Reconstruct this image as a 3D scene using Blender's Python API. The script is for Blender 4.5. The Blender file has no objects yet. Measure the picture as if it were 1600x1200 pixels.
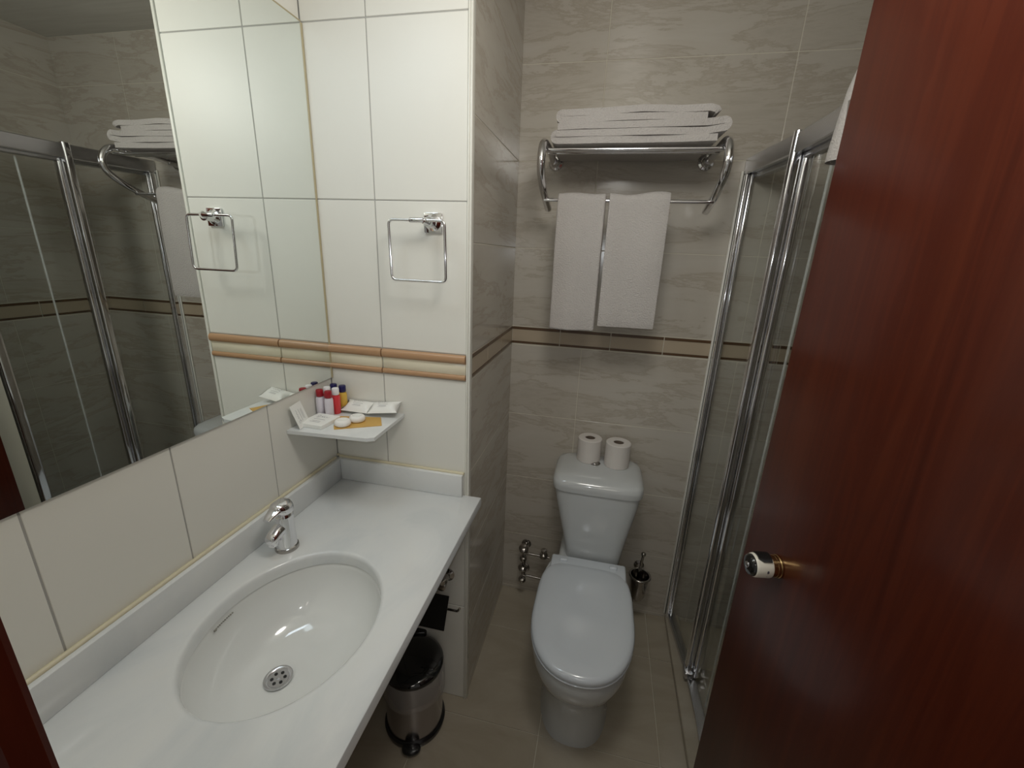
import bpy, bmesh, math, random
from mathutils import Vector, Matrix, noise
random.seed(7)
PI = math.pi
S = bpy.context.scene
COL = S.collection

# ------------------------------------------------------------------ camera, light, exposure
def make_camera():
    yaw, pitch, roll = .2048, .2963, .0402
    fw = Vector((-math.sin(yaw)*math.cos(pitch), math.cos(yaw)*math.cos(pitch), -math.sin(pitch)))
    r0 = Vector((math.cos(yaw), math.sin(yaw), 0)); u0 = r0.cross(fw)
    r = r0*math.cos(roll) + u0*math.sin(roll); u = -r0*math.sin(roll) + u0*math.cos(roll)
    cd = bpy.data.cameras.new('camera'); cam = bpy.data.objects.new('camera', cd); COL.objects.link(cam)
    m = Matrix(((r.x, u.x, -fw.x, .7971), (r.y, u.y, -fw.y, -1.1089), (r.z, u.z, -fw.z, 1.5682), (0, 0, 0, 1)))
    cam.matrix_world = m
    cd.sensor_width = 36; cd.lens = 36*665.14/1600; cd.clip_start = .01; cd.clip_end = 50
    S.camera = cam
    return fw
FW = make_camera()
w = bpy.data.worlds.new('world'); S.world = w; w.use_nodes = True
w.node_tree.nodes['Background'].inputs[0].default_value = (1, .95, .88, 1)
w.node_tree.nodes['Background'].inputs[1].default_value = .22

def area(name, loc, aim, size, power, color, sy=None, spread=None):
    l = bpy.data.lights.new(name, 'AREA'); l.energy = power; l.color = color; l.size = size
    if sy: l.shape = 'RECTANGLE'; l.size_y = sy
    if spread: l.spread = spread
    o = bpy.data.objects.new(name, l); COL.objects.link(o); o.location = loc
    o.rotation_euler = (Vector(aim)-Vector(loc)).to_track_quat('-Z', 'Y').to_euler()
    return o
# lamp over the mirror, ceiling downlight, the phone's own flash
area('mirror_lamp_light', (.13, -.48, 2.17), (.45, -.25, .9), .12, 1.3, (.76, .89, 1), .36)
pl = bpy.data.lights.new('ceiling_lamp_light', 'POINT'); pl.energy = 10.6; pl.color = (1, .975, .925); pl.shadow_soft_size = .12
po = bpy.data.objects.new('ceiling_lamp_light', pl); COL.objects.link(po); po.location = (.80, -.55, 2.12)
area('hallway_lamp_light', (1.05, -2.1, 2.3), (.7, -1.3, .8), .4, 2.1, (1, .93, .82))
fl = bpy.data.lights.new('phone_flash', 'SPOT'); fl.energy = 4.2; fl.color = (.93, .97, 1); fl.shadow_soft_size = .006
fl.spot_size = 1.6; fl.spot_blend = 1.0
fo = bpy.data.objects.new('phone_flash', fl); COL.objects.link(fo); fo.location = (.787, -1.105, 1.595)
fo.rotation_euler = FW.to_track_quat('-Z', 'Y').to_euler()

S.view_settings.view_transform = 'Standard'; S.view_settings.look = 'None'
S.view_settings.gamma = 1; S.view_settings.exposure = 0; S.view_settings.use_curve_mapping = False
S.cycles.max_bounces = 10; S.cycles.diffuse_bounces = 4; S.cycles.glossy_bounces = 6
S.cycles.transparent_max_bounces = 16; S.cycles.transmission_bounces = 8
S.cycles.caustics_reflective = True; S.cycles.caustics_refractive = False; S.cycles.blur_glossy = .6
S.cycles.sample_clamp_indirect = 3.0
S.cycles.use_denoising = True

# ------------------------------------------------------------------ materials
def mat(name, col, rough=.4, metal=0, spec=.5, coat=0, emis=None, bump=None, trans=0, alpha=1):
    m = bpy.data.materials.new(name); m.use_nodes = True
    nt = m.node_tree; b = nt.nodes['Principled BSDF']
    b.inputs['Base Color'].default_value = (*col, 1); b.inputs['Roughness'].default_value = rough
    b.inputs['Metallic'].default_value = metal; b.inputs['Specular IOR Level'].default_value = spec
    b.inputs['Coat Weight'].default_value = coat; b.inputs['Coat Roughness'].default_value = .04
    b.inputs['Transmission Weight'].default_value = trans; b.inputs['Alpha'].default_value = alpha
    if bump: add_bump(m, *bump)
    return m
def nd(nt, t, **k):
    n = nt.nodes.new(t)
    for a, v in k.items(): setattr(n, a, v)
    return n
def coords(nt, scale=(1, 1, 1)):
    tc = nd(nt, 'ShaderNodeTexCoord'); mp = nd(nt, 'ShaderNodeMapping'); mp.inputs['Scale'].default_value = scale
    nt.links.new(tc.outputs['Object'], mp.inputs['Vector']); return mp.outputs['Vector']
def add_bump(m, scale, strength, dist=.002, stretch=(1, 1, 1), detail=4):
    nt = m.node_tree; b = nt.nodes['Principled BSDF']
    n = nd(nt, 'ShaderNodeTexNoise'); n.inputs['Scale'].default_value = scale; n.inputs['Detail'].default_value = detail
    nt.links.new(coords(nt, stretch), n.inputs['Vector'])
    bp = nd(nt, 'ShaderNodeBump'); bp.inputs['Strength'].default_value = strength; bp.inputs['Distance'].default_value = dist
    nt.links.new(n.outputs['Fac'], bp.inputs['Height']); nt.links.new(bp.outputs['Normal'], b.inputs['Normal'])
def ramp_mat(m, stops, scale, stretch, detail=6, distort=0, rough=.6, sock='Base Color'):
    nt = m.node_tree; b = nt.nodes['Principled BSDF']
    n = nd(nt, 'ShaderNodeTexNoise'); n.inputs['Scale'].default_value = scale; n.inputs['Detail'].default_value = detail
    n.inputs['Distortion'].default_value = distort; n.inputs['Roughness'].default_value = rough
    nt.links.new(coords(nt, stretch), n.inputs['Vector'])
    r = nd(nt, 'ShaderNodeValToRGB'); e = r.color_ramp.elements
    e[0].position, e[0].color = stops[0][0], (*stops[0][1], 1); e[1].position, e[1].color = stops[-1][0], (*stops[-1][1], 1)
    for p, c in stops[1:-1]:
        x = e.new(p); x.color = (*c, 1)
    nt.links.new(n.outputs['Fac'], r.inputs['Fac']); nt.links.new(r.outputs['Color'], b.inputs[sock]); return r

M = {}
M['white_tile'] = mat('white_tile', (.76, .745, .68), .42, bump=(26, .22, .0015, (1, 1, .06)))
M['white_grout'] = mat('white_grout', (.40, .39, .36), .8)
def grey_tile(name, stretch, a=1.0):
    m = mat(name, (.3, .28, .24), .16, bump=(9, .05, .001))
    c = lambda x: tuple(v*a for v in x)
    ramp_mat(m, [(.25, c((.420, .378, .315))), (.43, c((.505, .465, .400))), (.485, c((.435, .388, .322))), (.51, c((.515, .476, .412))), (.78, c((.560, .528, .470)))], 2.3, stretch, 12, .45, .68)
    return m
M['grey_tile_y'] = grey_tile('grey_marble_tile', (.9, .9, 4.2), 1.0)
M['floor_tile'] = mat('floor_tile', (.3, .27, .22), .22)
ramp_mat(M['floor_tile'], [(.25, (.36, .315, .24)), (.5, (.42, .37, .29)), (.8, (.48, .43, .35))], 2.0, (1, 3, 1), 7, 1.2)
M['grey_grout'] = mat('pale_grout', (.62, .585, .49), .8)
M['dark_brown'] = mat('dark_brown_listello', (.105, .058, .028), .3)
M['cream_strip'] = mat('cream_listello', (.46, .38, .28), .3)
M['tan_bar'] = mat('tan_moulding', (.44, .26, .14), .28, bump=(30, .2, .001, (.1, 1, 1)))
M['white_strip'] = mat('white_listello', (.74, .68, .52), .3, bump=(60, .3, .001))
M['pvc'] = mat('white_plastic_profile', (.72, .71, .64), .3)
M['caulk'] = mat('beige_silicone', (.42, .36, .22), .45)
M['old_caulk'] = mat('yellowed_silicone', (.66, .60, .43), .45)
M['marble'] = mat('white_marble', (.8, .81, .8), .16, coat=.3)
ramp_mat(M['marble'], [(.3, (.62, .65, .66)), (.5, (.72, .735, .73)), (.75, (.755, .76, .735))], 3.0, (1, .55, 1), 6, 1.4)
M['ceramic'] = mat('white_ceramic', (.58, .60, .60), .07, coat=.3)
M['basin_ceramic'] = mat('basin_ceramic', (.79, .80, .78), .08, coat=.5)
M['lid_plastic'] = mat('glossy_white_plastic', (.64, .68, .72), .12, coat=.3)
M['chrome'] = mat('chrome', (.78, .78, .80), .08, 1)
M['dark_chrome'] = mat('dark_chrome', (.42, .40, .38), .12, 1)
M['satin'] = mat('satin_aluminium', (.62, .62, .64), .24, 1)
M['steel'] = mat('steel', (.45, .43, .44), .2, 1)
M['mirror'] = mat('mirror_silver', (.84, .875, .85), .0, 1)
M['black'] = mat('black_plastic', (.012, .012, .012), .25)
M['black_gloss'] = mat('black_gloss', (.008, .008, .008), .07, coat=.6)
M['towel'] = mat('white_terry', (.52, .49, .465), .95, spec=.1, bump=(260, .9, .004))
M['paper'] = mat('toilet_paper', (.70, .66, .62), .95, spec=.1, bump=(200, .25, .001))
M['card_core'] = mat('cardboard_core', (.16, .12, .09), .9)
M['carton'] = mat('white_carton', (.84, .84, .80), .45)
M['ink'] = mat('dark_ink', (.08, .07, .09), .6)
M['print_ink'] = mat('print_ink', (.30, .29, .31), .6)
M['faint_ink'] = mat('faint_ink', (.30, .29, .25), .6)
M['amber'] = mat('amber_paper', (.60, .36, .09), .45)
M['soapwrap'] = mat('soap_wrap', (.84, .82, .78), .5)
M['red_cap'] = mat('red_cap', (.32, .01, .02), .3)
M['navy_cap'] = mat('navy_cap', (.015, .012, .09), .3)
M['white_cap'] = mat('white_cap', (.85, .84, .84), .3)
M['milky'] = mat('milky_bottle', (.70, .66, .72), .25)
M['red_liquid'] = mat('red_bottle', (.68, .05, .06), .2)
M['yellow_liquid'] = mat('yellow_bottle', (.70, .45, .08), .2)
M['brass'] = mat('brass', (.62, .42, .20), .22, 1)
M['white_paint'] = mat('cream_enamel', (.80, .76, .66), .25)
M['ceiling'] = mat('ceiling_panel', (.22, .20, .16), .35)
ramp_mat(M['ceiling'], [(.3, (.56, .55, .50)), (.7, (.66, .65, .60))], 3, (1, 14, 1), 5)
M['hole'] = mat('drain_hole', (.01, .01, .01), .6)
M['bag'] = mat('bin_bag', (.6, .58, .56), .25)

def wood(name):
    m = mat(name, (.1, .02, .01), .3, coat=.16); b = m.node_tree.nodes['Principled BSDF']
    b.inputs['Coat Roughness'].default_value = .13; b.inputs['Coat IOR'].default_value = 1.5
    b.inputs['Specular IOR Level'].default_value = .18
    ramp_mat(m, [(.25, (.044, .0066, .0032)), (.46, (.078, .0138, .0055)), (.52, (.063, .0105, .0046)), (.80, (.108, .022, .0080))], 5.0, (4.2, 4.2, .24), 8, .4)
    return m
M['wood'] = wood('mahogany_varnish')

def glass(name, tint=(.80, .83, .81), gl=.08):
    m = bpy.data.materials.new(name); m.use_nodes = True; nt = m.node_tree; nt.nodes.clear()
    o = nd(nt, 'ShaderNodeOutputMaterial'); t = nd(nt, 'ShaderNodeBsdfTransparent'); g = nd(nt, 'ShaderNodeBsdfGlossy')
    t.inputs[0].default_value = (*tint, 1); g.inputs['Roughness'].default_value = .02
    f = nd(nt, 'ShaderNodeFresnel'); f.inputs[0].default_value = 1.4
    ge = nd(nt, 'ShaderNodeNewGeometry'); iv = nd(nt, 'ShaderNodeMath', operation='SUBTRACT'); iv.inputs[0].default_value = 1
    nt.links.new(ge.outputs['Backfacing'], iv.inputs[1]); ml = nd(nt, 'ShaderNodeMath', operation='MULTIPLY')
    nt.links.new(iv.outputs[0], ml.inputs[0]); nt.links.new(f.outputs[0], ml.inputs[1])
    mx = nd(nt, 'ShaderNodeMixShader'); nt.links.new(ml.outputs[0], mx.inputs[0])
    nt.links.new(t.outputs[0], mx.inputs[1]); nt.links.new(g.outputs[0], mx.inputs[2]); nt.links.new(mx.outputs[0], o.inputs[0])
    return m
M['glass'] = glass('clear_glass', (.965, .975, .97))
def film(name, tint, fac):
    m = bpy.data.materials.new(name); m.use_nodes = True; nt = m.node_tree; b = nt.nodes['Principled BSDF']
    b.inputs['Base Color'].default_value = (*tint, 1); b.inputs['Roughness'].default_value = .15; b.inputs['Alpha'].default_value = fac
    return m
M['bag'] = film('translucent_bin_bag', (.5, .48, .47), .35)
M['thin_strip'] = film('translucent_strip', (.8, .82, .8), .35)

# ------------------------------------------------------------------ mesh helpers
def tag(o, label=None, cat=None, group=None, kind=None):
    if label: o['label'] = label
    if cat: o['category'] = cat
    if group: o['group'] = group
    if kind: o['kind'] = kind
    return o
def thing(name, loc, label, cat, group=None):
    o = bpy.data.objects.new(name, None); COL.objects.link(o); o.location = loc
    o.empty_display_size = .02
    return tag(o, label, cat, group)
def obj(name, bm, mats, parent=None, smooth=None, label=None):
    """link bm as one mesh object; bm is in world space, parent only translated"""
    bmesh.ops.recalc_face_normals(bm, faces=bm.faces)
    me = bpy.data.meshes.new(name)
    off = Vector((0, 0, 0))
    if parent is not None:
        p = parent
        while p is not None: off += p.location; p = p.parent
    else:
        pass
    if off.length: bmesh.ops.translate(bm, vec=-off, verts=bm.verts)
    bm.to_mesh(me); bm.free()
    for m in (mats if isinstance(mats, (list, tuple)) else [mats]): me.materials.append(M[m])
    o = bpy.data.objects.new(name, me); COL.objects.link(o)
    if parent is not None: o.parent = parent
    if smooth is not None:
        me.shade_smooth()
        try: me.set_sharp_from_angle(angle=math.radians(smooth))
        except Exception: pass
    if label: o['label'] = label
    return o
def struct(name, bm, mats, smooth=None):
    o = obj(name, bm, mats, None, smooth); o['kind'] = 'structure'; return o
def B(): return bmesh.new()
def box(bm, lo, hi, bev=0, seg=2, mi=0, mtx=None):
    lo = Vector(lo); hi = Vector(hi)
    r = bmesh.ops.create_cube(bm, size=1)
    vs = r['verts']
    for v in vs: v.co = Vector(((lo[i]+hi[i])/2 + v.co[i]*(hi[i]-lo[i]) for i in range(3)))
    fs = {f for v in vs for f in v.link_faces}
    if bev:
        es = list({e for v in vs for e in v.link_edges})
        g = bmesh.ops.bevel(bm, geom=es, offset=bev, segments=seg, affect='EDGES', profile=.5, clamp_overlap=True)
        fs = {f for v in g['verts'] for f in v.link_faces}
        vs = list({v for f in fs for v in f.verts})
    for f in fs:
        if f.is_valid: f.material_index = mi
    if mtx is not None: bmesh.ops.transform(bm, matrix=mtx, verts=vs)
    return vs
def frame_of(d):
    d = Vector(d).normalized(); a = Vector((0, 0, 1)) if abs(d.z) < .9 else Vector((1, 0, 0))
    x = d.cross(a).normalized(); return x, d.cross(x).normalized(), d
def ringloft(bm, rings, cap=True, mi=0, closed=False):
    """rings: list of lists of points"""
    R = [[bm.verts.new(p) for p in r] for r in rings]; n = len(R[0]); fs = []
    m = len(R)
    for i in range(m if closed else m-1):
        a, b = R[i], R[(i+1) % m]
        for k in range(n):
            fs.append(bm.faces.new((a[k], a[(k+1) % n], b[(k+1) % n], b[k])))
    if cap and not closed:
        fs.append(bm.faces.new(R[0][::-1])); fs.append(bm.faces.new(R[-1]))
    for f in fs: f.material_index = mi
    return R
def cyl(bm, a, b, r, r2=None, seg=20, cap=True, mi=0, bev=0):
    a = Vector(a); b = Vector(b); x, y, d = frame_of(b-a); r2 = r if r2 is None else r2
    L = (b-a).length
    if bev: prof = [(0, r-bev), (bev*.3, r-bev*.3), (bev, r), (L-bev, r2), (L-bev*.3, r2-bev*.3), (L, r2-bev)]
    else: prof = [(0, r), (L, r2)]
    return ringloft(bm, [[a+d*t+(x*math.cos(2*PI*k/seg)+y*math.sin(2*PI*k/seg))*q for k in range(seg)] for t, q in prof], cap, mi)
def lathe(bm, o, axis, prof, seg=32, cap=True, mi=0):
    o = Vector(o); x, y, d = frame_of(axis)
    return ringloft(bm, [[o+d*t+(x*math.cos(2*PI*k/seg)+y*math.sin(2*PI*k/seg))*q for k in range(seg)] for t, q in prof], cap, mi)
def smooth_path(pts, n=6, closed=False):
    P = [Vector(p) for p in pts]; out = []; m = len(P)
    rng = range(m) if closed else range(m-1)
    for i in rng:
        p0 = P[(i-1) % m] if (closed or i > 0) else P[i]; p1 = P[i]; p2 = P[(i+1) % m]
        p3 = P[(i+2) % m] if (closed or i < m-2) else P[i+1]
        for k in range(n):
            t = k/n
            out.append(.5*((2*p1)+(-p0+p2)*t+(2*p0-5*p1+4*p2-p3)*t*t+(-p0+3*p1-3*p2+p3)*t**3))
    if not closed: out.append(P[-1])
    return out
def round_path(pts, rad, n=6, closed=False):
    """polyline with rounded corners"""
    P = [Vector(p) for p in pts]; m = len(P); out = []
    for i in range(m):
        if not closed and i in (0, m-1): out.append(P[i]); continue
        a, b, c = P[i-1], P[i], P[(i+1) % m]
        d1 = (a-b); d2 = (c-b); r = min(rad, d1.length*.49, d2.length*.49)
        s = b+d1.normalized()*r; e = b+d2.normalized()*r
        for k in range(n+1):
            t = k/n; out.append(s*(1-t)**2+b*2*t*(1-t)+e*t*t)
    return out
def tube(bm, path, r, seg=12, closed=False, mi=0):
    P = [Vector(p) for p in path]; n = len(P); rings = []
    t0 = (P[1]-P[0]).normalized(); x, y, _ = frame_of(t0)
    for i in range(n):
        if closed: t = (P[(i+1) % n]-P[i-1]).normalized()
        else: t = (P[min(i+1, n-1)]-P[max(i-1, 0)]).normalized()
        x = (x-t*x.dot(t)).normalized(); y = t.cross(x)
        q = r[i] if isinstance(r, (list, tuple)) else r
        rings.append([P[i]+(x*math.cos(2*PI*k/seg)+y*math.sin(2*PI*k/seg))*q for k in range(seg)])
    return ringloft(bm, rings, not closed, mi, closed)
def sup(cx, cy, z, a, b, e=2.0, n=40, rot=0, f=None):
    out = []
    for k in range(n):
        t = 2*PI*k/n; c, s = math.cos(t), math.sin(t)
        x = a*math.copysign(abs(c)**(2/e), c); y = b*math.copysign(abs(s)**(2/e), s)
        if f: x, y = f(x, y)
        out.append(Vector((cx+x*math.cos(rot)-y*math.sin(rot), cy+x*math.sin(rot)+y*math.cos(rot), z)))
    return out

# ------------------------------------------------------------------ the room
XC, D = .44, .575            # outer corner of the tiled stub wall, back wall
XR, CEIL = 1.65, 2.375
FRONT = -1.005
def tile_wall(name, plane, val, sgn, u0, u1, ulines, z0, z1, zlines, tile, grout, gap=.003, depth=.004, skip=(), thick=.08):
    """slab with separate raised tiles. plane 'x' or 'y'; val = finished surface; sgn = outward direction"""
    bm = B()
    us = [u0]+[u for u in sorted(ulines) if u0+.01 < u < u1-.01]+[u1]; zs = [z0]+list(zlines)+[z1]
    def bx(ua, ub, za, zb, d0, d1, bev, mi):
        if plane == 'y': lo, hi = (ua, min(d0, d1), za), (ub, max(d0, d1), zb)
        else: lo, hi = (min(d0, d1), ua, za), (max(d0, d1), ub, zb)
        box(bm, lo, hi, bev, 2, mi)
    bx(u0, u1, z0, z1, val-sgn*depth*(.22 if 'grey' in tile else .35), val-sgn*thick, 0, 1)
    for i in range(len(us)-1):
        for j in range(len(zs)-1):
            if (zs[j], zs[j+1]) in skip or zs[j+1]-zs[j] < .012: continue
            bx(us[i]+gap/2, us[i+1]-gap/2, zs[j]+gap/2, zs[j+1]-gap/2, val-sgn*depth, val, .0012, 0)
    return struct(name, bm, [tile, grout])
ZW = [.416, .816, 1.216, 1.292, 1.69, 2.09]
ZG = [.016, .316, .616, .916, 1.216, 1.292, 1.592, 1.892, 2.192]
SK = ((1.216, 1.292),)
tile_wall('wall_left', 'x', 0, 1, FRONT-.2, 0, [-.262, -.512, -.738, -.98], 0, CEIL, ZW, 'white_tile', 'white_grout')
tile_wall('wall_vanity_end', 'y', 0, -1, 0, .434, [.177], 0, CEIL, ZW, 'white_tile', 'white_grout', skip=SK)
tile_wall('wall_recess', 'x', XC, 1, .004, D, [], 0, CEIL, ZG, 'grey_tile_y', 'grey_grout', gap=.002, skip=SK, thick=.07)
tile_wall('wall_back', 'y', D, -1, XC-.08, XR+.08, [.724, 1.298], 0, CEIL, ZG, 'grey_tile_y', 'grey_grout', gap=.0022, skip=SK)
tile_wall('wall_right', 'x', XR, -1, -.17, D, [.2], 0, CEIL, ZG, 'grey_tile_y', 'grey_grout', gap=.002, skip=SK)
tile_wall('wall_shower', 'y', -.10, 1, 1.235, XR+.08, [1.4], 0, CEIL, ZG, 'grey_tile_y', 'grey_grout', gap=.002, skip=(), thick=.07)
tile_wall('wall_door_side', 'x', 1.42, -1, FRONT-.2, -.171, [-.5], 0, CEIL, ZG, 'grey_tile_y', 'grey_grout', gap=.002, skip=())
bm = B(); box(bm, (-.08, .002, 0), (XC-.072, .08, CEIL)); struct('wall_core', bm, 'white_grout')
# front wall around the doorway
bm = B(); box(bm, (-.08, FRONT-.2, 0), (.510, FRONT-.02, CEIL)); box(bm, (1.37, FRONT-.2, 0), (1.46, FRONT-.02, CEIL)); box(bm, (.5, FRONT-.2, 2.08), (1.37, FRONT-.02, CEIL))
struct('wall_front', bm, 'white_tile')
bm = B(); box(bm, (.512, FRONT-.22, 0), (.541, FRONT-.021, 2.06), .002); box(bm, (.42, FRONT-.02, 0), (.542, FRONT, 2.06), .004)
box(bm, (1.345, FRONT-.22, 0), (1.375, FRONT, 2.06), .004); box(bm, (.42, FRONT-.22, 2.05), (1.375, FRONT, 2.09), .004)
struct('trim_1', bm, 'wood')
bm = B(); box(bm, (-.1, FRONT-.25, CEIL), (XR+.1, D+.1, CEIL+.03)); o = struct('ceiling', bm, 'ceiling')
# floor
bm = B(); box(bm, (-.1, -1.3, -.06), (XR+.1, D+.1, -.003), mi=1)
xs = [-.1, .32, .72, 1.12, 1.52, 1.82]; ys = [-1.3, -.86, -.46, -.06, .34, .68]
for i in range(5):
    for j in range(5): box(bm, (xs[i]+.0015, ys[j]+.0015, -.008), (xs[i+1]-.0015, ys[j+1]-.0015, 0), .001, 1, 0)
struct('floor', bm, ['floor_tile', 'grey_grout'])
# listello on the grey walls: cream tile between two dark lines
def listello(name, plane, val, sgn, u0, u1, marks):
    bm = B()
    us = [u0]+marks+[u1]
    for i in range(len(us)-1):
        for za, zb, mi, pr in ((1.278, 1.2885, 0, .0015), (1.230, 1.2775, 1, .0005), (1.221, 1.2295, 0, .0015)):
            a, b = us[i]+.0015, us[i+1]-.0015
            d0, d1 = sorted((val-sgn*.004, val+sgn*pr))
            if plane == 'y': box(bm, (a, d0, za), (b, d1, zb), .0006, 1, mi)
            else: box(bm, (d0, a, za), (d1, b, zb), .0006, 1, mi)
    return struct(name, bm, ['dark_brown', 'cream_strip'])
listello('trim_2', 'y', D, -1, XC, XR, [.635, .832, 1.03, 1.235, 1.43])
listello('trim_3', 'x', XC, 1, .012, D, [.2, .39])
listello('trim_4', 'x', XR, -1, -.1, D, [.1, .3])
# moulded listello on the white stub wall
bm = B()
for a, b in ((.001, .175), (.179, .432)):
    for zc, hr, pr in ((1.2785, .0125, .011), (1.2255, .0082, .008)):
        prof = [Vector((0, -pr*math.sin(PI*k/8)**.7, zc-hr*math.cos(PI*k/8))) for k in range(9)]+[Vector((0, .004, zc+hr)), Vector((0, .004, zc-hr))]
        ringloft(bm, [[p+Vector((a, 0, 0)) for p in prof], [p+Vector((b, 0, 0)) for p in prof]], True, 0)
    box(bm, (a, -.003, 1.233), (b, .004, 1.267), .001, 1, 1)
struct('trim_5', bm, ['tan_bar', 'white_strip'], 50)
# plastic corner profile
bm = B(); box(bm, (.4335, -.004, 0), (.4385, .02, CEIL), .0015); box(bm, (.4385, -.002, 0), (.4445, .02, CEIL), .0015); box(bm, (.4375, .004, 0), (.4435, .012, CEIL), .001)
struct('trim_6', bm, 'pvc', 40)

# ------------------------------------------------------------------ mirror
t = thing('mirror', (0, -.5, 1.19), 'large frameless wall mirror above the washbasin counter reaching into the corner', 'mirror')
bm = B(); box(bm, (.0005, FRONT, 1.187), (.006, -.004, 2.088)); obj('mirror_glass', bm, 'mirror', t)
bm = B()
tube(bm, [(.004, -.003, 1.187+.9*k/24) for k in range(25)], .0045, 8)
tube(bm, [(.003, -.003-k*.04, 2.090) for k in range(25)], .0032, 8)
obj('silicone_seal', bm, 'caulk', t, 60, 'beige silicone bead')

# ------------------------------------------------------------------ counter with basin
CZ = .85
EX, EY, EA, EB = .2430, -.5320, .163, .197
t = thing('counter', (.25, -.5, CZ-.03), 'white marble washbasin counter running along the mirror wall', 'counter')
bm = B()
N = 64; X0, X1, Y0, Y1 = .0012, .485, FRONT+.002, -.0015
def rect_pt(k, ins=0):
    a = 2*PI*k/N; c, s = math.cos(a), math.sin(a)
    x0, x1, y0, y1 = X0+ins, X1-ins, Y0+ins, Y1-ins
    tx = ((x1-EX) if c > 0 else (x0-EX))/c if abs(c) > 1e-9 else 1e9
    ty = ((y1-EY) if s > 0 else (y0-EY))/s if abs(s) > 1e-9 else 1e9
    q = min(tx, ty); return EX+c*q, EY+s*q
# snap the nearest samples to the true corners
def outer(ins, z):
    pts = [Vector((*rect_pt(k, ins), z)) for k in range(N)]
    for cx, cy in ((X0+ins, Y0+ins), (X1-ins, Y0+ins), (X1-ins, Y1-ins), (X0+ins, Y1-ins)):
        k = min(range(N), key=lambda i: (pts[i].x-cx)**2+(pts[i].y-cy)**2); pts[k] = Vector((cx, cy, z))
    return pts
def ell(f, z): return [Vector((EX+(EA+f)*math.cos(2*PI*k/N), EY+(EB+f)*math.sin(2*PI*k/N), z)) for k in range(N)]
ringloft(bm, [ell(.0, CZ-.03), ell(0, CZ-.010), ell(.002, CZ-.004), ell(.006, CZ-.0008), ell(.010, CZ), outer(.004, CZ), outer(.0012, CZ-.0012), outer(0, CZ-.004), outer(0, CZ-.027), outer(.003, CZ-.03)], False, 0, True)
obj('worktop', bm, 'marble', t, 35)
bm = B(); box(bm, (.0012, Y0, CZ), (.020, -.0012, .922), .002); box(bm, (.0202, -.020, CZ), (.428, -.0012, .922), .002)
obj('backsplash', bm, 'marble', t, 40)
bm = B()
tube(bm, [(.0045, -.02-k*.049, .9235) for k in range(21)], .0050, 8)
tube(bm, [(.01+k*.021, -.0045, .9235) for k in range(21)], .0050, 8)
tube(bm, [(.0005+.004, -.0045, .925+.006*k) for k in range(2)], .004, 8)
obj('silicone_seal', bm, 'old_caulk', t, 60, 'yellowed silicone bead')
# basin
t = thing('washbasin', (EX, EY, .69), 'oval white ceramic washbasin set under the marble counter', 'basin')
bm = B()
DX, DY, DZ = .205, -.548, .695
def basin_ring(f, z, off=0):
    g = (1-f)/.87; cx = EX+(DX-EX)*g; cy = EY+(DY-EY)*g
    return [Vector((cx+((EA+.004)*f+off)*math.cos(2*PI*k/N), cy+((EB+.004)*f+off)*math.sin(2*PI*k/N), z)) for k in range(N)]
ins = [basin_ring(1.03, CZ-.0305, .008), basin_ring(1.0, CZ-.0305), basin_ring(.985, CZ-.036)]
for i in range(1, 15):
    q = i/14; f = .985*math.cos(q*PI/2*.93)**.72; ins.append(basin_ring(max(f, .19), CZ-.036-(CZ-.036-DZ)*math.sin(q*PI/2)**1.05))
outs = [basin_ring(max(.19, .985*math.cos(q*PI/2*.93)**.72), CZ-.036-(CZ-.036-DZ+.0)*math.sin(q*PI/2)**1.05-.012, .010) for q in [i/14 for i in range(14, -1, -1)]]
ins.append(basin_ring(.12, DZ-.001)); outs.insert(0, basin_ring(.12, DZ-.012))
ringloft(bm, ins+outs, False, 0, True)
obj('bowl', bm, 'basin_ceramic', t, 60)
bm = B()
lathe(bm, (DX, DY, DZ-.014), (0, 0, 1), [(0, .020), (.010, .0225), (.0155, .0265), (.0175, .0285), (.019, .028), (.0195, .025), (.0175, .0215), (.0165, .0205), (.0165, .001)], 40, True, 0)
for k in range(6):
    a = PI/6+k*PI/3; cyl(bm, (DX+.0125*math.cos(a), DY+.0125*math.sin(a), DZ+.0022), (DX+.0125*math.cos(a), DY+.0125*math.sin(a), DZ+.0032), .0034, seg=12, mi=1)
cyl(bm, (DX, DY, DZ+.0022), (DX, DY, DZ+.004), .004, .003, 12)
obj('drain_strainer', bm, ['satin', 'hole'], t, 40)
bm = B()   # maker's mark on the bowl flank, a small disc and a short line of lettering
for k in range(11):
    y = -.566+k*.0046; x = EX-(EA+.0005)*math.sqrt(max(0, 1-((y-EY)/(EB+.001))**2))
    h = .0036 if k == 0 else (.0020, .0014, .0017)[k % 3]
    box(bm, (x+.0015, y, CZ-.040-h), (x+.0042, y+(.005 if k == 0 else .0026), CZ-.040+h*.2))
obj('maker_mark', bm, 'faint_ink', t)

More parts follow.
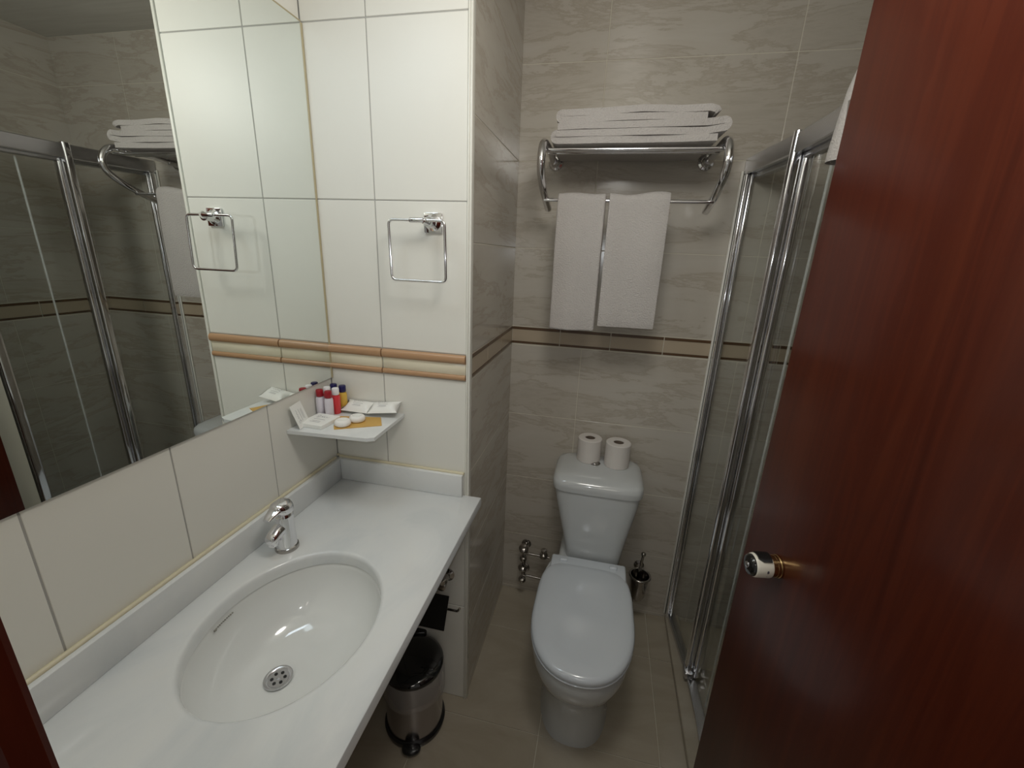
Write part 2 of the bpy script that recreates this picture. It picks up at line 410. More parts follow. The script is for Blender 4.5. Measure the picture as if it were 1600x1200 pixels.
# faucet
FX, FY = .086, -.350
t = thing('faucet', (FX, FY, CZ), 'chrome single-lever mixer tap behind the washbasin', 'tap')
bm = B(); lathe(bm, (FX, FY, CZ), (0, 0, 1), [(0, .027), (.004, .0275), (.009, .0265), (.012, .022)], 36); obj('base_ring', bm, 'dark_chrome', t, 40)
bm = B()
rings = []
for q, r, dy in ((.010, .0245, 0), (.02, .0235, 0), (.045, .0222, .001), (.070, .0215, .002), (.088, .0212, .003), (.096, .0205, .003), (.099, .018, .003)):
    rings.append(sup(FX, FY+dy, CZ+q, r*.95, r, 2.2, 28))
ringloft(bm, rings); obj('body', bm, 'chrome', t, 50)
bm = B()
rings = []
for s_, zz, rx, rz in ((0, .062, .0175, .019), (.016, .061, .0172, .0175), (.030, .058, .0165, .0160), (.042, .054, .0155, .0140), (.049, .052, .0135, .011), (.052, .051, .009, .007)):
    rings.append([Vector((FX-.002+rx*math.cos(2*PI*k/24), FY-s_, CZ+zz+rz*math.sin(2*PI*k/24))) for k in range(24)])
ringloft(bm, rings)
cyl(bm, (FX-.002, FY-.037, CZ+.052), (FX-.002, FY-.038, CZ+.034), .0125, .012, 20, bev=.001)
obj('spout', bm, 'chrome', t, 50)
bm = B()
rings = []
for q, rx, ryf, yo in ((.0995, .0175, .0175, .003), (.102, .0225, .0235, .002), (.110, .0235, .0270, -.001), (.119, .0225, .0275, -.003), (.127, .0185, .0240, -.004), (.1315, .012, .017, -.003), (.1325, .005, .008, -.002)):
    rings.append(sup(FX, FY+yo, CZ+q, rx, ryf, 2.2, 28))
ringloft(bm, rings)
rings = []
for q in range(9):
    s_ = q/8; y = FY-.014-.037*s_; z = CZ+.117+.001*s_-.010*s_*s_
    rings.append([Vector((FX+(.0195-.0105*s_)*math.cos(2*PI*k/20), y, z+(.010-.0065*s_)*math.sin(2*PI*k/20))) for k in range(20)])
ringloft(bm, rings)
obj('lever', bm, 'chrome', t, 50)

# ------------------------------------------------------------------ corner shelf and toiletries
SZ = 1.095
bm = B(); ringloft(bm, [[Vector((x, y, z)) for x, y in ((.0012, -.0012), (.0012, -.208), (.225, -.193), (.243, -.182), (.240, -.0012))] for z in (SZ-.010, SZ-.001, SZ)])
tag(obj('corner_shelf', bm, 'marble', None), 'thin white marble shelf set in the corner above the counter', 'shelf')
def bottle(x, y, body, cap, label, dz=0):
    t = thing('shampoo_bottle', (x, y, SZ), label, 'bottle', 'miniature toiletry bottles on the corner shelf')
    bm = B(); lathe(bm, (x, y, SZ), (0, 0, 1), [(0, .0105), (.002, .0120), (.030, .0122), (.050, .0122), (.056, .0105), (.058, .006), (.062, .006)], 24); obj('bottle_body', bm, body, t, 40)
    bm = B(); lathe(bm, (x, y, SZ), (0, 0, 1), [(.0585, .0096), (.060, .0104), (.0755, .0102), (.078, .009), (.0785, .006)], 24); obj('cap', bm, cap, t, 40)
bottle(.0165, -.082, 'milky', 'red_cap', 'milky miniature bottle with red cap nearest the mirror wall')
bottle(.047, -.086, 'milky', 'red_cap', 'milky miniature bottle with red cap, the front one away from the mirror wall')
bottle(.020, -.053, 'red_liquid', 'white_cap', 'red-filled miniature bottle with white cap nearest the mirror wall')
bottle(.050, -.056, 'red_liquid', 'white_cap', 'red-filled miniature bottle with white cap on the room side of its twin')
bottle(.021, -.022, 'yellow_liquid', 'navy_cap', 'yellow miniature bottle with navy cap deepest in the corner')
bottle(.053, -.026, 'yellow_liquid', 'navy_cap', 'yellow miniature bottle with navy cap nearest the pillow boxes')

def strokes(bm, mtx, w, h, z=.0004):
    """little script logo and lines of print on a card of size w x h"""
    pts = [(-.30, .22), (-.34, .32), (-.26, .36), (-.22, .24), (-.30, .12), (-.16, .2), (-.1, .3), (-.06, .18), (.0, .3), (.05, .18), (.12, .28), (.2, .2), (.3, .26)]
    P = smooth_path([(p[0]*w, p[1]*h, z) for p in pts], 3)
    for a, b in zip(P[:-1], P[1:]):
        d = (b-a); n = Vector((-d.y, d.x, 0)).normalized()*min(w, h)*.009
        vs = [bm.verts.new(mtx @ q) for q in (a-n, b-n, b+n, a+n)]; bm.faces.new(vs)
    for yy, ww in ((-.02, .30), (-.20, .22), (-.30, .26)):
        vs = [bm.verts.new(mtx @ Vector((sx*ww*w, yy*h+sy*h*.012, z))) for sx, sy in ((-1, -1), (1, -1), (1, 1), (-1, 1))]; bm.faces.new(vs)
def card_mtx(o, u, v):
    u = Vector(u).normalized(); n = u.cross(Vector(v)).normalized(); v = n.cross(u)
    return Matrix(((u.x, v.x, n.x, o[0]), (u.y, v.y, n.y, o[1]), (u.z, v.z, n.z, o[2]), (0, 0, 0, 1)))
# card leaning against the mirror wall
t = thing('welcome_card', (.012, -.17, SZ), 'white printed card leaning upright against the wall under the mirror', 'card')
mt = card_mtx((.016, -.172, SZ+.035), (.15, -.95, 0.02), (-.28, -.28, .95))
mt = card_mtx((.0165, -.171, SZ+.0325), (-.18, .98, 0), (-.30, -.22, .92))
bm = B(); box(bm, (-.027, -.033, -.0006), (.027, .033, .0006), mtx=mt); obj('card_sheet', bm, 'carton', t)
bm = B(); strokes(bm, mt @ Matrix.Rotation(PI/2, 4, 'Z'), .058, .046, .0009); obj('print', bm, 'print_ink', t)
# flat soap carton
t = thing('soap_carton', (.05, -.135, SZ), 'flat white printed carton lying at the shelf front', 'box')
bm = B(); mt = card_mtx((.052, -.138, SZ+.006), (1, -.06, 0), (-.04, 1, 0)); box(bm, (-.036, -.040, -.0058), (.036, .040, .0058), .001, 1, mtx=mt); obj('carton', bm, 'carton', t)
bm = B(); strokes(bm, mt, .06, .07, .0062); obj('print', bm, 'print_ink', t)
# amber sachet
bm = B(); ringloft(bm, [[Vector((x, y, z)) for x, y in ((.222, -.105), (.115, -.168), (.102, -.150), (.068, -.080), (.190, -.052))] for z in (SZ+.0001, SZ+.0016)])
tag(obj('paper_sachet', bm, 'amber'), 'flat amber paper sachet lying under the round soaps', 'packet')
for x, y, lb, z0, tl in ((.122, -.137, 'round pleated white soap at the shelf front', SZ+.0018, .0), (.142, -.097, 'round pleated white soap tilted behind the front one', SZ+.0018, .0)):
    t = thing('wrapped_soap', (x, y, z0), lb, 'soap', 'round wrapped soaps')
    bm = B(); n = 48
    rings = []
    for r, z in ((.016, 0), (.0200, .002), (.0215, .006), (.0208, .0125), (.0175, .0165), (.0135, .0178), (.0130, .0172)):
        rings.append([Vector((x+(r*(1+.035*(k % 2)))*math.cos(2*PI*k/n), y+(r*(1+.035*(k % 2)))*math.sin(2*PI*k/n), z0+z)) for k in range(n)])
    ringloft(bm, rings); obj('pleated_wrap', bm, 'soapwrap', t, 60)
    bm = B(); cyl(bm, (x, y, z0+.0165), (x, y, z0+.0182), .0115, seg=24); obj('round_label', bm, 'carton', t, 40)
# pillow boxes
def pillow(cx, cy, cz, ux, w, h, tilt, label):
    t = thing('pillow_box', (cx, cy, SZ), label, 'box', 'white pillow boxes on the corner shelf')
    u = Vector(ux).normalized(); v = Vector((0, math.cos(tilt), math.sin(tilt)))
    mt = card_mtx((cx, cy, cz), u, v); bm = B(); rings = []
    for i in range(13):
        s = -1+2*i/12; e = .10*w*(1-s*s)   # crescent ends
        row = []
        hh = .013*(1-.0*s*s)
        n = 9
        for k in range(2*n):
            if k < n: yy = -1+2*k/(n-1); zz = (1-yy*yy)
            else: yy = 1-2*(k-n)/(n-1); zz = -(1-yy*yy)*.55
            xw = s*(w/2-.18*w*(1-abs(yy)**2)*.5*1.0)
            sc = max(.12, 1-abs(s)**6)
            row.append(mt @ Vector((s*(w/2)-math.copysign(1, s)*abs(s)**3*.10*w*(1-yy*yy), yy*h/2, zz*hh*sc+.00001*k)))
        rings.append(row)
    ringloft(bm, rings); obj('carton', bm, 'carton', t, 40)
    bm = B(); n = 8
    strokes(bm, mt, w*.55, h*.7, .0140); obj('print', bm, 'print_ink', t)
pillow(.108, -.030, SZ+.0185, (1, -.02, 0), .098, .052, .36, 'white printed pillow box beside the bottles')
pillow(.190, -.030, SZ+.0245, (1, .12, .10), .092, .052, .36, 'white printed pillow box at the right end of the shelf')

# ------------------------------------------------------------------ towel ring
t = thing('towel_ring', (.345, 0, 1.65), 'square chrome towel ring on the white tiled wall beside the mirror', 'towel ring')
bm = B(); box(bm, (.318, -.007, 1.612), (.368, -.0002, 1.662), .002); obj('wall_plate', bm, 'chrome', t, 40)
bm = B(); lathe(bm, (.343, -.006, 1.637), (0, -1, 0), [(0, .021), (.004, .0205), (.010, .014), (.030, .0115), (.036, .0125)], 32)
cyl(bm, (.298, -.050, 1.640), (.336, -.050, 1.640), .0066, seg=16, bev=.001); cyl(bm, (.343, -.038, 1.637), (.336, -.052, 1.640), .010, .008)
obj('holder', bm, 'chrome', t, 40)
bm = B(); z1, z0 = 1.640, 1.492
tube(bm, round_path([(.240, -.050, z1), (.245, -.052, z0), (.394, -.052, z0), (.391, -.050, z1)], .014, 6, True), .0036, 10, True)
obj('ring', bm, 'chrome', t, 60)

# ------------------------------------------------------------------ towel rack on the back wall
t = thing('towel_rack', (.83, D, 1.88), 'chrome hotel towel rack with rods and lower bar on the back wall', 'towel rack')
RX0, RX1 = .571, 1.086
for x, s in ((RX0, 1), (RX1, -1)):
    bm = B(); P = smooth_path([(x, D-.045, 1.885), (x, .48, 1.893), (x, .38, 1.897), (x, .315, 1.893), (x, .282, 1.868), (x, .272, 1.832), (x, .288, 1.800), (x+s*.001, .345, 1.764), (x+s*.003, .405, 1.738), (x+s*.004, .450, 1.722)], 5)
    tube(bm, P, .0120, 16); obj('bracket', bm, 'chrome', t, 60)
    bm = B(); lathe(bm, (x+s*.006, D-.0002, 1.885), (0, -1, 0), [(0, .026), (.004, .0265), (.009, .024), (.012, .017), (.020, .0135), (.048, .012)], 32); obj('wall_mount', bm, 'chrome', t, 40)
for y, z in ((.318, 1.874), (.342, 1.877), (.368, 1.880), (.400, 1.882)):
    bm = B(); cyl(bm, (RX0, y, z), (RX1, y, z), .0048, seg=12); obj('rod', bm, 'chrome', t, 60)
bm = B(); cyl(bm, (RX0, .372, 1.740), (RX1, .372, 1.740), .0055, seg=12); obj('towel_bar', bm, 'chrome', t, 60)

def towel_sheet(name, path, x0, x1, thick, seed, label, cat='towel', group=None, nx=14, amp=.003, side=None, axis='x'):
    """a slab of cloth along a path in (y,z) extruded over x, with soft waves"""
    bm = B(); P = smooth_path([(0, p[0], p[1]) for p in path], 5); rows = []
    L = [0]
    for a, b in zip(P[:-1], P[1:]): L.append(L[-1]+(b-a).length)
    for i, p in enumerate(P):
        tn = (P[min(i+1, len(P)-1)]-P[max(i-1, 0)]).normalized(); nn = Vector((0, -tn.z, tn.y)); row = []
        for k in range(nx+1):
            q = k/nx; xx = x0+(x1-x0)*q
            if side: xx += side(q, L[i]/L[-1])
            d = noise.noise(Vector((xx*9+seed, L[i]*4, seed)))*amp*2 + math.sin(q*7+seed)*amp*.5
            row.append(bm.verts.new((xx, p.y+nn.y*d, p.z+nn.z*d)))
        rows.append(row)
    for a, b in zip(rows[:-1], rows[1:]):
        for k in range(nx): bm.faces.new((a[k], a[k+1], b[k+1], b[k]))
    o = obj(name, bm, 'towel', None, 80)
    md = o.modifiers.new('solidify', 'SOLIDIFY'); md.thickness = thick; md.offset = 0
    md = o.modifiers.new('bevel', 'BEVEL'); md.width = thick*.45; md.segments = 3; md.limit_method = 'ANGLE'; md.angle_limit = 1
    tag(o, label, cat, group); return o
def hang(x0, x1, zb, seed, label, taper):
    yb = .372; zt = 1.740+.0145
    path = [(yb+.018, 1.42), (yb+.018, 1.55), (yb+.017, 1.70), (yb+.014, zt-.008), (yb, zt+.002), (yb-.014, zt-.008), (yb-.017, 1.70), (yb-.020, 1.60), (yb-.018, 1.48), (yb-.022, 1.38), (yb-.020, zb)]
    towel_sheet('hand_towel', path, x0, x1, .013, seed, label, group='hand towels on the rack bar', amp=.0055, side=taper)
hang(.617, .768, 1.327, 2.3, 'white hand towel hanging on the rack bar, nearer the mirror side', lambda q, s: -.0*s)
hang(.779, .958, 1.350, 5.1, 'white hand towel hanging on the rack bar, nearer the shower', lambda q, s: .0)

def folded(name, pts, y0, y1, thick, seed, label, r=.008):
    """cloth folded over itself: path in (x,z) extruded over y"""
    bm = B(); P = round_path([(p[0], 0, p[1]) for p in pts], r, 5); Q = []
    for a, b in zip(P[:-1], P[1:]):
        n = max(1, int((b-a).length/.03))
        for k in range(n): Q.append(a.lerp(b, k/n))
    Q.append(P[-1]); rows = []; ny = 8
    for i, p in enumerate(Q):
        row = []
        for k in range(ny+1):
            q = k/ny; y = y0+(y1-y0)*q
            d = noise.noise(Vector((p.x*5+seed, y*6, p.z*25)))*.0025
            row.append(bm.verts.new((p.x+(.004*math.sin(q*3+seed)), y+noise.noise(Vector((p.x*7, seed, p.z*40)))*.010*(1-q), p.z+d)))
        rows.append(row)
    for a, b in zip(rows[:-1], rows[1:]):
        for k in range(ny): bm.faces.new((a[k], a[k+1], b[k+1], b[k]))
    o = obj(name, bm, 'towel', None, 80)
    md = o.modifiers.new('solidify', 'SOLIDIFY'); md.thickness = thick; md.offset = 0
    md = o.modifiers.new('bevel', 'BEVEL'); md.width = thick*.45; md.segments = 3; md.limit_method = 'ANGLE'; md.angle_limit = 1
    md = o.modifiers.new('soften', 'SUBSURF'); md.levels = 1; md.render_levels = 1
    tag(o, label, 'towel', 'bath towels stacked on the rack'); return o
# two bath towels: the lower in three layers with a loop at each end, the upper in two
def arc(cx, cz, r, a0, a1, n=7): return [(cx+r*math.cos(math.radians(a0+(a1-a0)*k/n)), cz+r*math.sin(math.radians(a0+(a1-a0)*k/n))) for k in range(n+1)]
T0, TS = 1.8965, .0190
lo = [(1.052, T0+.004), (.95, T0+.001), (.80, T0), (.66, T0)]+arc(.604, T0+TS*.5, TS*.5, 270, 90)+[(.70, T0+TS), (.86, T0+TS+.001), (1.02, T0+TS+.003)]+arc(1.066, T0+TS*1.5+.009, TS*.52, -70, 110)+[(1.03, T0+TS*2+.004), (.86, T0+TS*2+.001), (.68, T0+TS*2), (.606, T0+TS*2-.002)]
folded('bath_towel', lo, .308, .558, .0180, 1.7, 'white folded bath towel lying directly on the rack rods', .004)
U0 = T0+TS*3-.0005
up = [(1.020, U0+.003), (.90, U0+.002), (.72, U0), (.640, U0-.001)]+arc(.616, U0+TS*.45-.001, TS*.45, 265, 95)+[(.70, U0+TS*.95), (.84, U0+TS+.003), (.95, U0+TS+.001), (1.025, U0+TS+.002), (1.042, U0+TS-.003), (1.046, U0+TS-.009)]
folded('bath_towel', up, .312, .553, .0176, 8.2, 'white folded bath towel on top of the stack on the rack', .004)

# ------------------------------------------------------------------ toilet
TX = .828
t = thing('toilet', (TX, .2, 0), 'white close-coupled ceramic toilet with closed lid against the back wall', 'toilet')
def egg(z, a, yf, yb, e=2.3, n=48, cx=TX):
    yc = yf+(yb-yf)*.44; out = []
    for k in range(n):
        th = 2*PI*k/n; c, s = math.cos(th), math.sin(th)
        x = a*math.copysign(abs(c)**(2/e), c)
        y = (yc-yf)*math.copysign(abs(s)**(2/e), s) if s < 0 else (yb-yc)*math.copysign(abs(s)**(2/(e+1.2)), s)
        out.append(Vector((cx+x, yc+y, z)))
    return out
bm = B()
ringloft(bm, [egg(0, .122, -.070, .40, 2.6), egg(.02, .118, -.068, .40, 2.6), egg(.10, .112, -.062, .40, 2.5), egg(.17, .110, -.066, .41, 2.4), egg(.215, .120, -.088, .42, 2.4), egg(.25, .140, -.120, .42, 2.4), egg(.285, .156, -.148, .43, 2.3), egg(.33, .165, -.168, .44, 2.3), egg(.375, .168, -.175, .44, 2.3), egg(.388, .165, -.172, .44, 2.3)])
box(bm, (TX-.115, .33, .14), (TX+.115, D-.03, .402), .02, 3)
obj('bowl', bm, 'ceramic', t, 50)
def dshape(z, a, yf, yb, n=56, e=2.25):
    out = []; yc = yf+.235
    for k in range(n):
        th = 2*PI*k/n; c, s = math.cos(th), math.sin(th)
        if s < 0: x = a*math.copysign(abs(c)**(2/e), c); y = yc+(yc-yf)*(-abs(s)**(2/e))
        else: x = a*math.copysign(abs(c)**(2/5.5), c)*(1-.07*abs(s)); y = yc+(yb-yc)*abs(s)**(2/5.5)
        out.append(Vector((TX+x, y, z)))
    return out
bm = B(); ringloft(bm, [dshape(.389, .160, -.166, .27), dshape(.391, .166, -.174, .28), dshape(.402, .168, -.178, .285), dshape(.407, .163, -.172, .28)]); obj('seat', bm, 'lid_plastic', t, 50)
bm = B(); ringloft(bm, [dshape(.408, .163, -.172, .285), dshape(.410, .167, -.178, .292), dshape(.420, .168, -.180, .295), dshape(.428, .164, -.175, .292), dshape(.4325, .155, -.163, .284), dshape(.4355, .13, -.13, .265), dshape(.4375, .07, -.06, .2)])
box(bm, (TX-.138, .245, .404), (TX+.148, .335, .431), .008, 3)
obj('lid', bm, 'lid_plastic', t, 50)
# cistern, narrow at its foot
def tank_ring(z, a, yf, yb, e=6): return sup(TX+.010-.030*max(0, z-.4), (yf+yb)/2, z, a, (yb-yf)/2, e, 48)
TX0 = TX; TX = .838
bm = B(); ringloft(bm, [tank_ring(.400, .108, .352, D-.012), tank_ring(.44, .113, .345, D-.01), tank_ring(.52, .127, .340, D-.008), tank_ring(.60, .144, .336, D-.006), tank_ring(.67, .158, .334, D-.004), tank_ring(.712, .164, .334, D-.003)])
obj('cistern', bm, 'ceramic', t, 50)
bm = B(); ringloft(bm, [tank_ring(.714, .163, .336, D-.003), tank_ring(.716, .170, .328, D-.003), tank_ring(.735, .172, .325, D-.003), tank_ring(.752, .170, .329, D-.003), tank_ring(.764, .160, .345, D-.004), tank_ring(.770, .140, .37, D-.01), tank_ring(.772, .08, .42, D-.06)])
obj('cistern_lid', bm, 'ceramic', t, 50)
bm = B(); lathe(bm, (.8215, .485, .7712), (0, 0, 1), [(0, .021), (.003, .021), (.005, .018), (.005, .0155), (.007, .014), (.0075, .008)], 30); box(bm, (.821, .473, .778), (.8225, .497, .7792)); obj('flush_button', bm, 'dark_chrome', t, 40)
for x in (TX0-.09, TX0+.10):
    bm = B(); cyl(bm, (x-.014, .305, .431), (x+.014, .305, .431), .008, seg=16, bev=.002); obj('hinge', bm, 'lid_plastic', t, 50)
TX = TX0
def roll(x, y, z, r, h, label, tx=0, ty=0):
    t = thing('toilet_roll', (x, y, z), label, 'toilet roll', 'toilet rolls on the cistern')
    mt = Matrix.Translation((x, y, z)) @ Matrix.Rotation(tx, 4, 'X') @ Matrix.Rotation(ty, 4, 'Y')
    bm = B(); n = 40
    prof = [(.020, .001), (r-.002, .0), (r, .002), (r, h-.003), (r-.003, h), (.021, h), (.020, h-.002)]
    ringloft(bm, [[mt @ Vector((q*math.cos(2*PI*k/n), q*math.sin(2*PI*k/n), zz)) for k in range(n)] for q, zz in prof], False, 0, True); obj('paper', bm, 'paper', t, 40)
    bm = B(); prof = [(.0198, .002), (.0198, h-.003), (.0186, h-.003), (.0186, .002)]
    ringloft(bm, [[mt @ Vector((q*math.cos(2*PI*k/n), q*math.sin(2*PI*k/n), zz)) for k in range(n)] for q, zz in prof], False, 0, True); obj('core', bm, 'card_core', t, 40, 'brown cardboard core')
roll(.793, .518, .7716, .0475, .098, 'upright white toilet roll on the cistern, nearer the mirror side')
roll(.905, .500, .7716, .0490, .100, 'upright white toilet roll on the cistern, nearer the shower')

# ------------------------------------------------------------------ valves beside the toilet
t = thing('angle_valve', (.545, .53, .2), 'chrome bidet stop valves with round knobs on the wall beside the toilet', 'valve')
bm = B(); cyl(bm, (.548, .520, .10), (.548, .520, .285), .0085, seg=16)
for z in (.27, .135): cyl(bm, (.548, .52, z), (.548, D-.001, z), .009, seg=16); lathe(bm, (.548, D-.0005, z), (0, -1, 0), [(0, .022), (.004, .022), (.008, .014)], 24)
obj('valve_body', bm, 'dark_chrome', t, 50)
for z, r in ((.290, .022), (.237, .016), (.185, .021), (.120, .017)):
    bm = B(); lathe(bm, (.546, .515, z-.011), (0, -.35, .9), [(0, r*.7), (.004, r), (.014, r), (.020, r*.75), (.022, r*.3)], 20); obj('knob', bm, 'dark_chrome', t, 40)
for z in (.262, .140):
    bm = B(); cyl(bm, (.548, .515, z), (.665, .505, z+.004), .0055, seg=12); obj('pipe', bm, 'dark_chrome', t, 60)
bm = B(); lathe(bm, (.640, .50, .265), (0, 0, 1), [(0, .012), (.005, .018), (.02, .018), (.026, .010), (.030, .010), (.034, .014), (.042, .014), (.044, .006)], 20); obj('handle', bm, 'dark_chrome', t, 40)

# toilet brush in its wall-hung holder
t = thing('toilet_brush', (1.065, .53, .15), 'chrome toilet brush standing in a wall-mounted holder right of the toilet', 'toilet brush')
bm = B(); lathe(bm, (1.06, D-.0005, .262), (0, -1, 0), [(0, .022), (.005, .022), (.009, .012), (.03, .009)], 24)
ring = [(1.06+.042*math.cos(2*PI*k/28), .500+.042*math.sin(2*PI*k/28), .265) for k in range(28)]
tube(bm, ring, .005, 8, True); lathe(bm, (1.06, .500, .262), (0, 0, -1), [(0, .041), (.006, .040), (.02, .038), (.10, .030), (.12, .018)], 28, False)
obj('holder', bm, 'dark_chrome', t, 50)
bm = B(); P = [Vector((1.048, .500, .16)), Vector((1.052, .498, .25)), Vector((1.060, .492, .372))]
tube(bm, smooth_path(P, 5), .0055, 12); lathe(bm, (1.060, .492, .370), (.05, -.03, 1), [(0, .007), (.006, .0095), (.014, .0095), (.018, .005)], 16)
cyl(bm, (1.048, .500, .14), (1.049, .500, .20), .022, .02, 20); obj('handle', bm, 'dark_chrome', t, 50)

# ------------------------------------------------------------------ under the counter
t = thing('paper_holder', (.36, 0, .45), 'chrome toilet paper holder with dark flap on the wall below the counter', 'paper holder')
bm = B(); lathe(bm, (.335, -.0005, .508), (0, -1, 0), [(0, .024), (.006, .024), (.012, .014), (.05, .010)], 24); obj('wall_mount', bm, 'dark_chrome', t, 40)
bm = B(); mt = Matrix.Translation((.345, -.055, .505)) @ Matrix.Rotation(math.radians(-28), 4, 'X')
box(bm, (-.055, -.003, -.105), (.055, 0, 0), .001, 1, mtx=mt); obj('flap', bm, 'black_gloss', t)
bm = B(); tube(bm, round_path([(.30, -.045, .440), (.425, -.045, .440), (.432, -.047, .455)], .006), .0042, 10); obj('roll_bar', bm, 'dark_chrome', t, 60)
t = thing('stop_valve', (.345, 0, .56), 'chrome stop valve with knob and braided hose under the counter', 'valve')
bm = B(); lathe(bm, (.374, -.0005, .540), (0, -1, 0), [(0, .024), (.004, .024), (.008, .012), (.045, .011), (.047, .015), (.062, .015), (.064, .01)], 24); obj('valve_body', bm, 'dark_chrome', t, 40)
bm = B(); lathe(bm, (.374, -.055, .552), (0, 0, 1), [(0, .010), (.006, .020), (.020, .021), (.024, .016)], 20); obj('knob', bm, 'dark_chrome', t, 40)
bm = B(); tube(bm, smooth_path([(.366, -.040, .545), (.335, -.045, .560), (.29, -.06, .600), (.24, -.10, .66), (.20, -.20, .73), (.10, -.34, .80)], 6), .006, 10); obj('hose', bm, 'satin', t, 60)

# pedal bin
BX, BY = .292, -.108
t = thing('pedal_bin', (BX, BY, 0), 'small steel pedal bin with black lid and clear bag under the counter', 'bin')
bm = B(); lathe(bm, (BX, BY, .012), (0, 0, 1), [(0, .094), (.24, .094), (.242, .092), (.238, .090), (.01, .090), (.008, .01)], 48, True); obj('bin_body', bm, 'steel', t, 40)
bm = B(); lathe(bm, (BX, BY, 0), (0, 0, 1), [(0, .099), (.012, .102), (.020, .102), (.026, .0965), (.026, .0945), (.0119, .0945), (.0119, .02)], 48)
pd = Vector((.30, -.95, 0)).normalized(); px = Vector((-pd.y, pd.x, 0))
obj('base_ring', bm, 'black', t, 40)
bm = B(); c = Vector((BX, BY, .016))+pd*.108; rr = []
for z in (-.010, -.004, .004, .008):
    f = .8 if z in (-.010, .008) else 1
    rr.append([c+px*(.030*f*math.cos(2*PI*k/24))+pd*(.020*f*math.sin(2*PI*k/24))+Vector((0, 0, z)) for k in range(24)])
ringloft(bm, rr); obj('pedal', bm, 'black', t, 50)
bm = B(); lathe(bm, (BX, BY, .252), (0, 0, 1), [(0, .098), (.012, .100), (.018, .097), (.024, .085), (.028, .06), (.030, .02)], 48); obj('lid', bm, 'black_gloss', t, 40)
bm = B(); c = Vector((BX, BY, .262))-pd*.104
mt = Matrix.Translation(c) @ Matrix.Rotation(math.atan2(px.y, px.x), 4, 'Z'); box(bm, (-.034, -.014, -.03), (.034, .014, .020), .008, 3, mtx=mt); obj('hinge', bm, 'black', t, 50)
bm = B(); n = 60; rings = []
for z, r in ((.255, .0965), (.245, .1015), (.20, .1035), (.165, .1045), (.160, .1015)):
    rings.append([Vector((BX+(r+.0022*noise.noise(Vector((math.cos(2*PI*k/n)*6, math.sin(2*PI*k/n)*6, z*8))))*math.cos(2*PI*k/n), BY+(r+.0022*noise.noise(Vector((math.cos(2*PI*k/n)*6, math.sin(2*PI*k/n)*6, z*8))))*math.sin(2*PI*k/n), z+.004*math.sin(5*2*PI*k/n)*(z < .2))) for k in range(n)])
ringloft(bm, rings, False); obj('bin_bag', bm, 'bag', t, 70)

# ------------------------------------------------------------------ shower enclosure
t = thing('shower_enclosure', (1.25, .24, 0), 'chrome-framed sliding glass shower enclosure right of the toilet', 'shower')
SX = 1.250; YN = -.085
bm = B(); box(bm, (1.204, YN-.01, 0), (1.262, D-.001, .028), .003); obj('threshold', bm, 'floor_tile', t)
def run(bm, pts, hw0, hw1, z0, z1, bev=0):
    """a profile following pts in plan, from hw0 to hw1 either side of the line"""
    n = len(pts); rings = []
    for i, p in enumerate(pts):
        a = Vector(pts[max(i-1, 0)]); b = Vector(pts[min(i+1, n-1)]); d = (b-a).normalized(); q = Vector((d.y, -d.x)); p = Vector(p)
        sg = 1 if q.x > 0 else -1
        rings.append([Vector((*(p+q*sg*w), z)) for w, z in ((hw0, z0+bev), (hw0, z1-bev), (hw0+bev, z1), (hw1-bev, z1), (hw1, z1-bev), (hw1, z0+bev), (hw1-bev, z0), (hw0+bev, z0))])
    ringloft(bm, rings)
LP = [(1.220, D-.002), (1.236, .43), (1.256, .27), (1.262, .10), (1.256, YN)]
bm = B(); run(bm, LP, -.012, .020, .028, .048, .002); run(bm, LP, -.016, -.010, .048, .058, .001); obj('bottom_track', bm, 'satin', t)
bm = B(); run(bm, LP, -.016, .004, 1.848, 1.898, .003); run(bm, [(1.222, D-.03)]+LP[1:], .006, .034, 1.835, 1.890, .003); obj('header_rail', bm, 'satin', t, 30)
bm = B(); box(bm, (1.204, D-.032, .028), (1.218, D-.0005, 1.848), .004, 3); box(bm, (1.2185, D-.036, .028), (1.230, D-.004, 1.848), .004, 3); obj('wall_profile', bm, 'chrome', t, 50)
bm = B(); box(bm, (1.1955, D-.006, .028), (1.2035, D-.0005, 1.86), .002, 2); obj('silicone_seal', bm, 'pvc', t, 50)
bm = B(); ringloft(bm, [sup(1.2490, .271, z, .0135, .0145, 3.2, 32) for z in (.05, 1.902)]); obj('fixed_stile', bm, 'chrome', t, 50)
bm = B(); ringloft(bm, [sup(1.2755, .260, z, .0125, .0150, 3.2, 32) for z in (.055, 1.875)]); obj('door_stile', bm, 'chrome', t, 50)
bm = B(); run(bm, [(1.222, D-.034), (1.236, .43), (1.254, .284)], -.003, .003, .050, 1.850, .0005); obj('fixed_glass', bm, 'glass', t)
bm = B(); run(bm, [(1.277, .250), (1.281, .10), (1.277, YN+.03)], -.003, .003, .055, 1.850, .0005); obj('sliding_glass', bm, 'glass', t)
bm = B(); cyl(bm, (1.2855, .135, .06), (1.2855, .135, 1.83), .0035, seg=8); obj('upright_strip', bm, 'thin_strip', t, 60)  # thin translucent upright strip against the sliding glass
bm = B(); box(bm, (1.232, YN-.008, .028), (1.262, YN+.022, 1.900), .007, 3); box(bm, (1.266, YN-.006, .055), (1.288, YN+.030, 1.875), .006, 3); obj('corner_post', bm, 'chrome', t, 50)
bm = B(); lathe(bm, (1.240, .255, .066), (-1, 0, 0), [(0, .004), (.006, .009), (.010, .009), (.011, .004)], 12); box(bm, (1.230, .235, .050), (1.262, .285, .076), .004); obj('roller', bm, 'satin', t, 50)

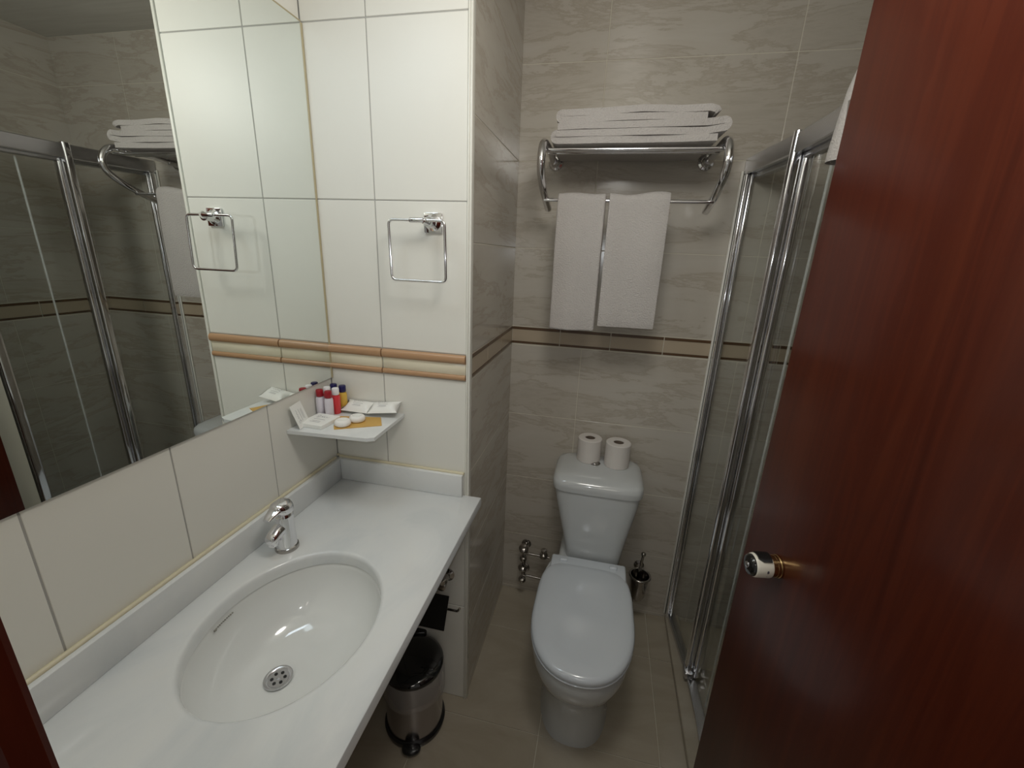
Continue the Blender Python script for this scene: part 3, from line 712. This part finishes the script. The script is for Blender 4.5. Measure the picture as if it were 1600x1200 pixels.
# white rolled cloth draped over the header rail
bm = B(); n = 36; rings = []
for q, z in ((.92, 1.787), (1.0, 1.784), (1.0, 1.80), (.92, 1.86), (.82, 1.92), (.68, 1.955), (.40, 1.972), (.1, 1.976)):
    rings.append(sup(1.293, .030, z, .060*q, .042*q, 2.2, n))
inner = [sup(1.293, .030, z, .060*q, .042*q, 2.2, n) for q, z in ((.1, 1.968), (.34, 1.964), (.60, 1.948), (.74, 1.92), (.83, 1.86), (.88, 1.80))]
ringloft(bm, rings+inner, False, 0, True)
tag(obj('hanging_cloth', bm, 'towel', None, 60), 'rolled white cloth hanging over the shower header rail beside the door', 'cloth')

# ------------------------------------------------------------------ the open entrance door
E0 = Vector((1.167, -.18, 0)); A = math.radians(10)
t = thing('entrance_door', (E0.x, E0.y, .01), 'glossy dark mahogany door standing open at the right', 'door')
mt = Matrix.Translation((E0.x, E0.y, 0)) @ Matrix.Rotation(A, 4, 'Z')     # local -y runs along the door, +x is its back
bm = B(); box(bm, (0, -.83, .012), (.038, 0, 2.04), .0015, 2, mtx=mt); obj('door_leaf', bm, 'wood', t, 30)
KY, KZ = -.119, .991
def dl(x): return mt @ Vector((x, KY, KZ))
nx = (mt.to_3x3() @ Vector((-1, 0, 0)))
bm = B(); lathe(bm, dl(0), nx, [(.0002, .0225), (.004, .0225), (.005, .0215), (.010, .0215), (.0105, .0208), (.0185, .0208), (.019, .019)], 36)
kn = obj('door_knob', bm, 'brass', t, 40, 'brass collar with white and black round grip')
bm = B(); lathe(bm, dl(-.019), nx, [(0, .0205), (.001, .0225), (.004, .0235), (.030, .0235), (.033, .0225), (.034, .021)], 40); obj('grip', bm, 'white_paint', kn, 40)
bm = B(); lathe(bm, dl(-.0525), nx, [(0, .0215), (.003, .0212), (.006, .0195), (.008, .016), (.0085, .008)], 40); obj('end_cap', bm, 'black_gloss', kn, 40)
bm = B(); lathe(bm, dl(-.0608), nx, [(0, .0062), (.002, .006), (.003, .004)], 20); obj('turn_button', bm, 'chrome', kn, 40)
bm = B(); o0 = dl(0); fy = (mt.to_3x3() @ Vector((0, 1, 0))); up = Vector((0, 0, 1)); rings = []
for s, a0, a1 in ((.0225, 62, 118), (.0235, 50, 138), (.040, 50, 138), (.047, 62, 122), (.048, 66, 118)):
    row = []
    n = 14
    for r in (.0225, .0262):
        rng = range(n+1) if r > .025 else range(n, -1, -1)
        for k in rng:
            a = math.radians(a0+(a1-a0)*k/n); row.append(o0+nx*s+(fy*-math.cos(a)+up*math.sin(a))*r)
    rings.append(row)
ringloft(bm, rings); obj('thumb_pad', bm, 'black', kn, 50)
bm = B()
for (s0, s1, a0, a1) in ((.030, .034, 172, 182), (.0315, .0325, 183, 205), (.0305, .0335, 168, 173)):
    q = [(s0, a0), (s1, a0), (s1, a1), (s0, a1)]
    bm.faces.new([bm.verts.new(o0+nx*s+(fy*math.cos(math.radians(a))*1+up*-math.sin(math.radians(a-180)))*.02365) for s, a in q])
obj('key_mark', bm, 'ink', kn)
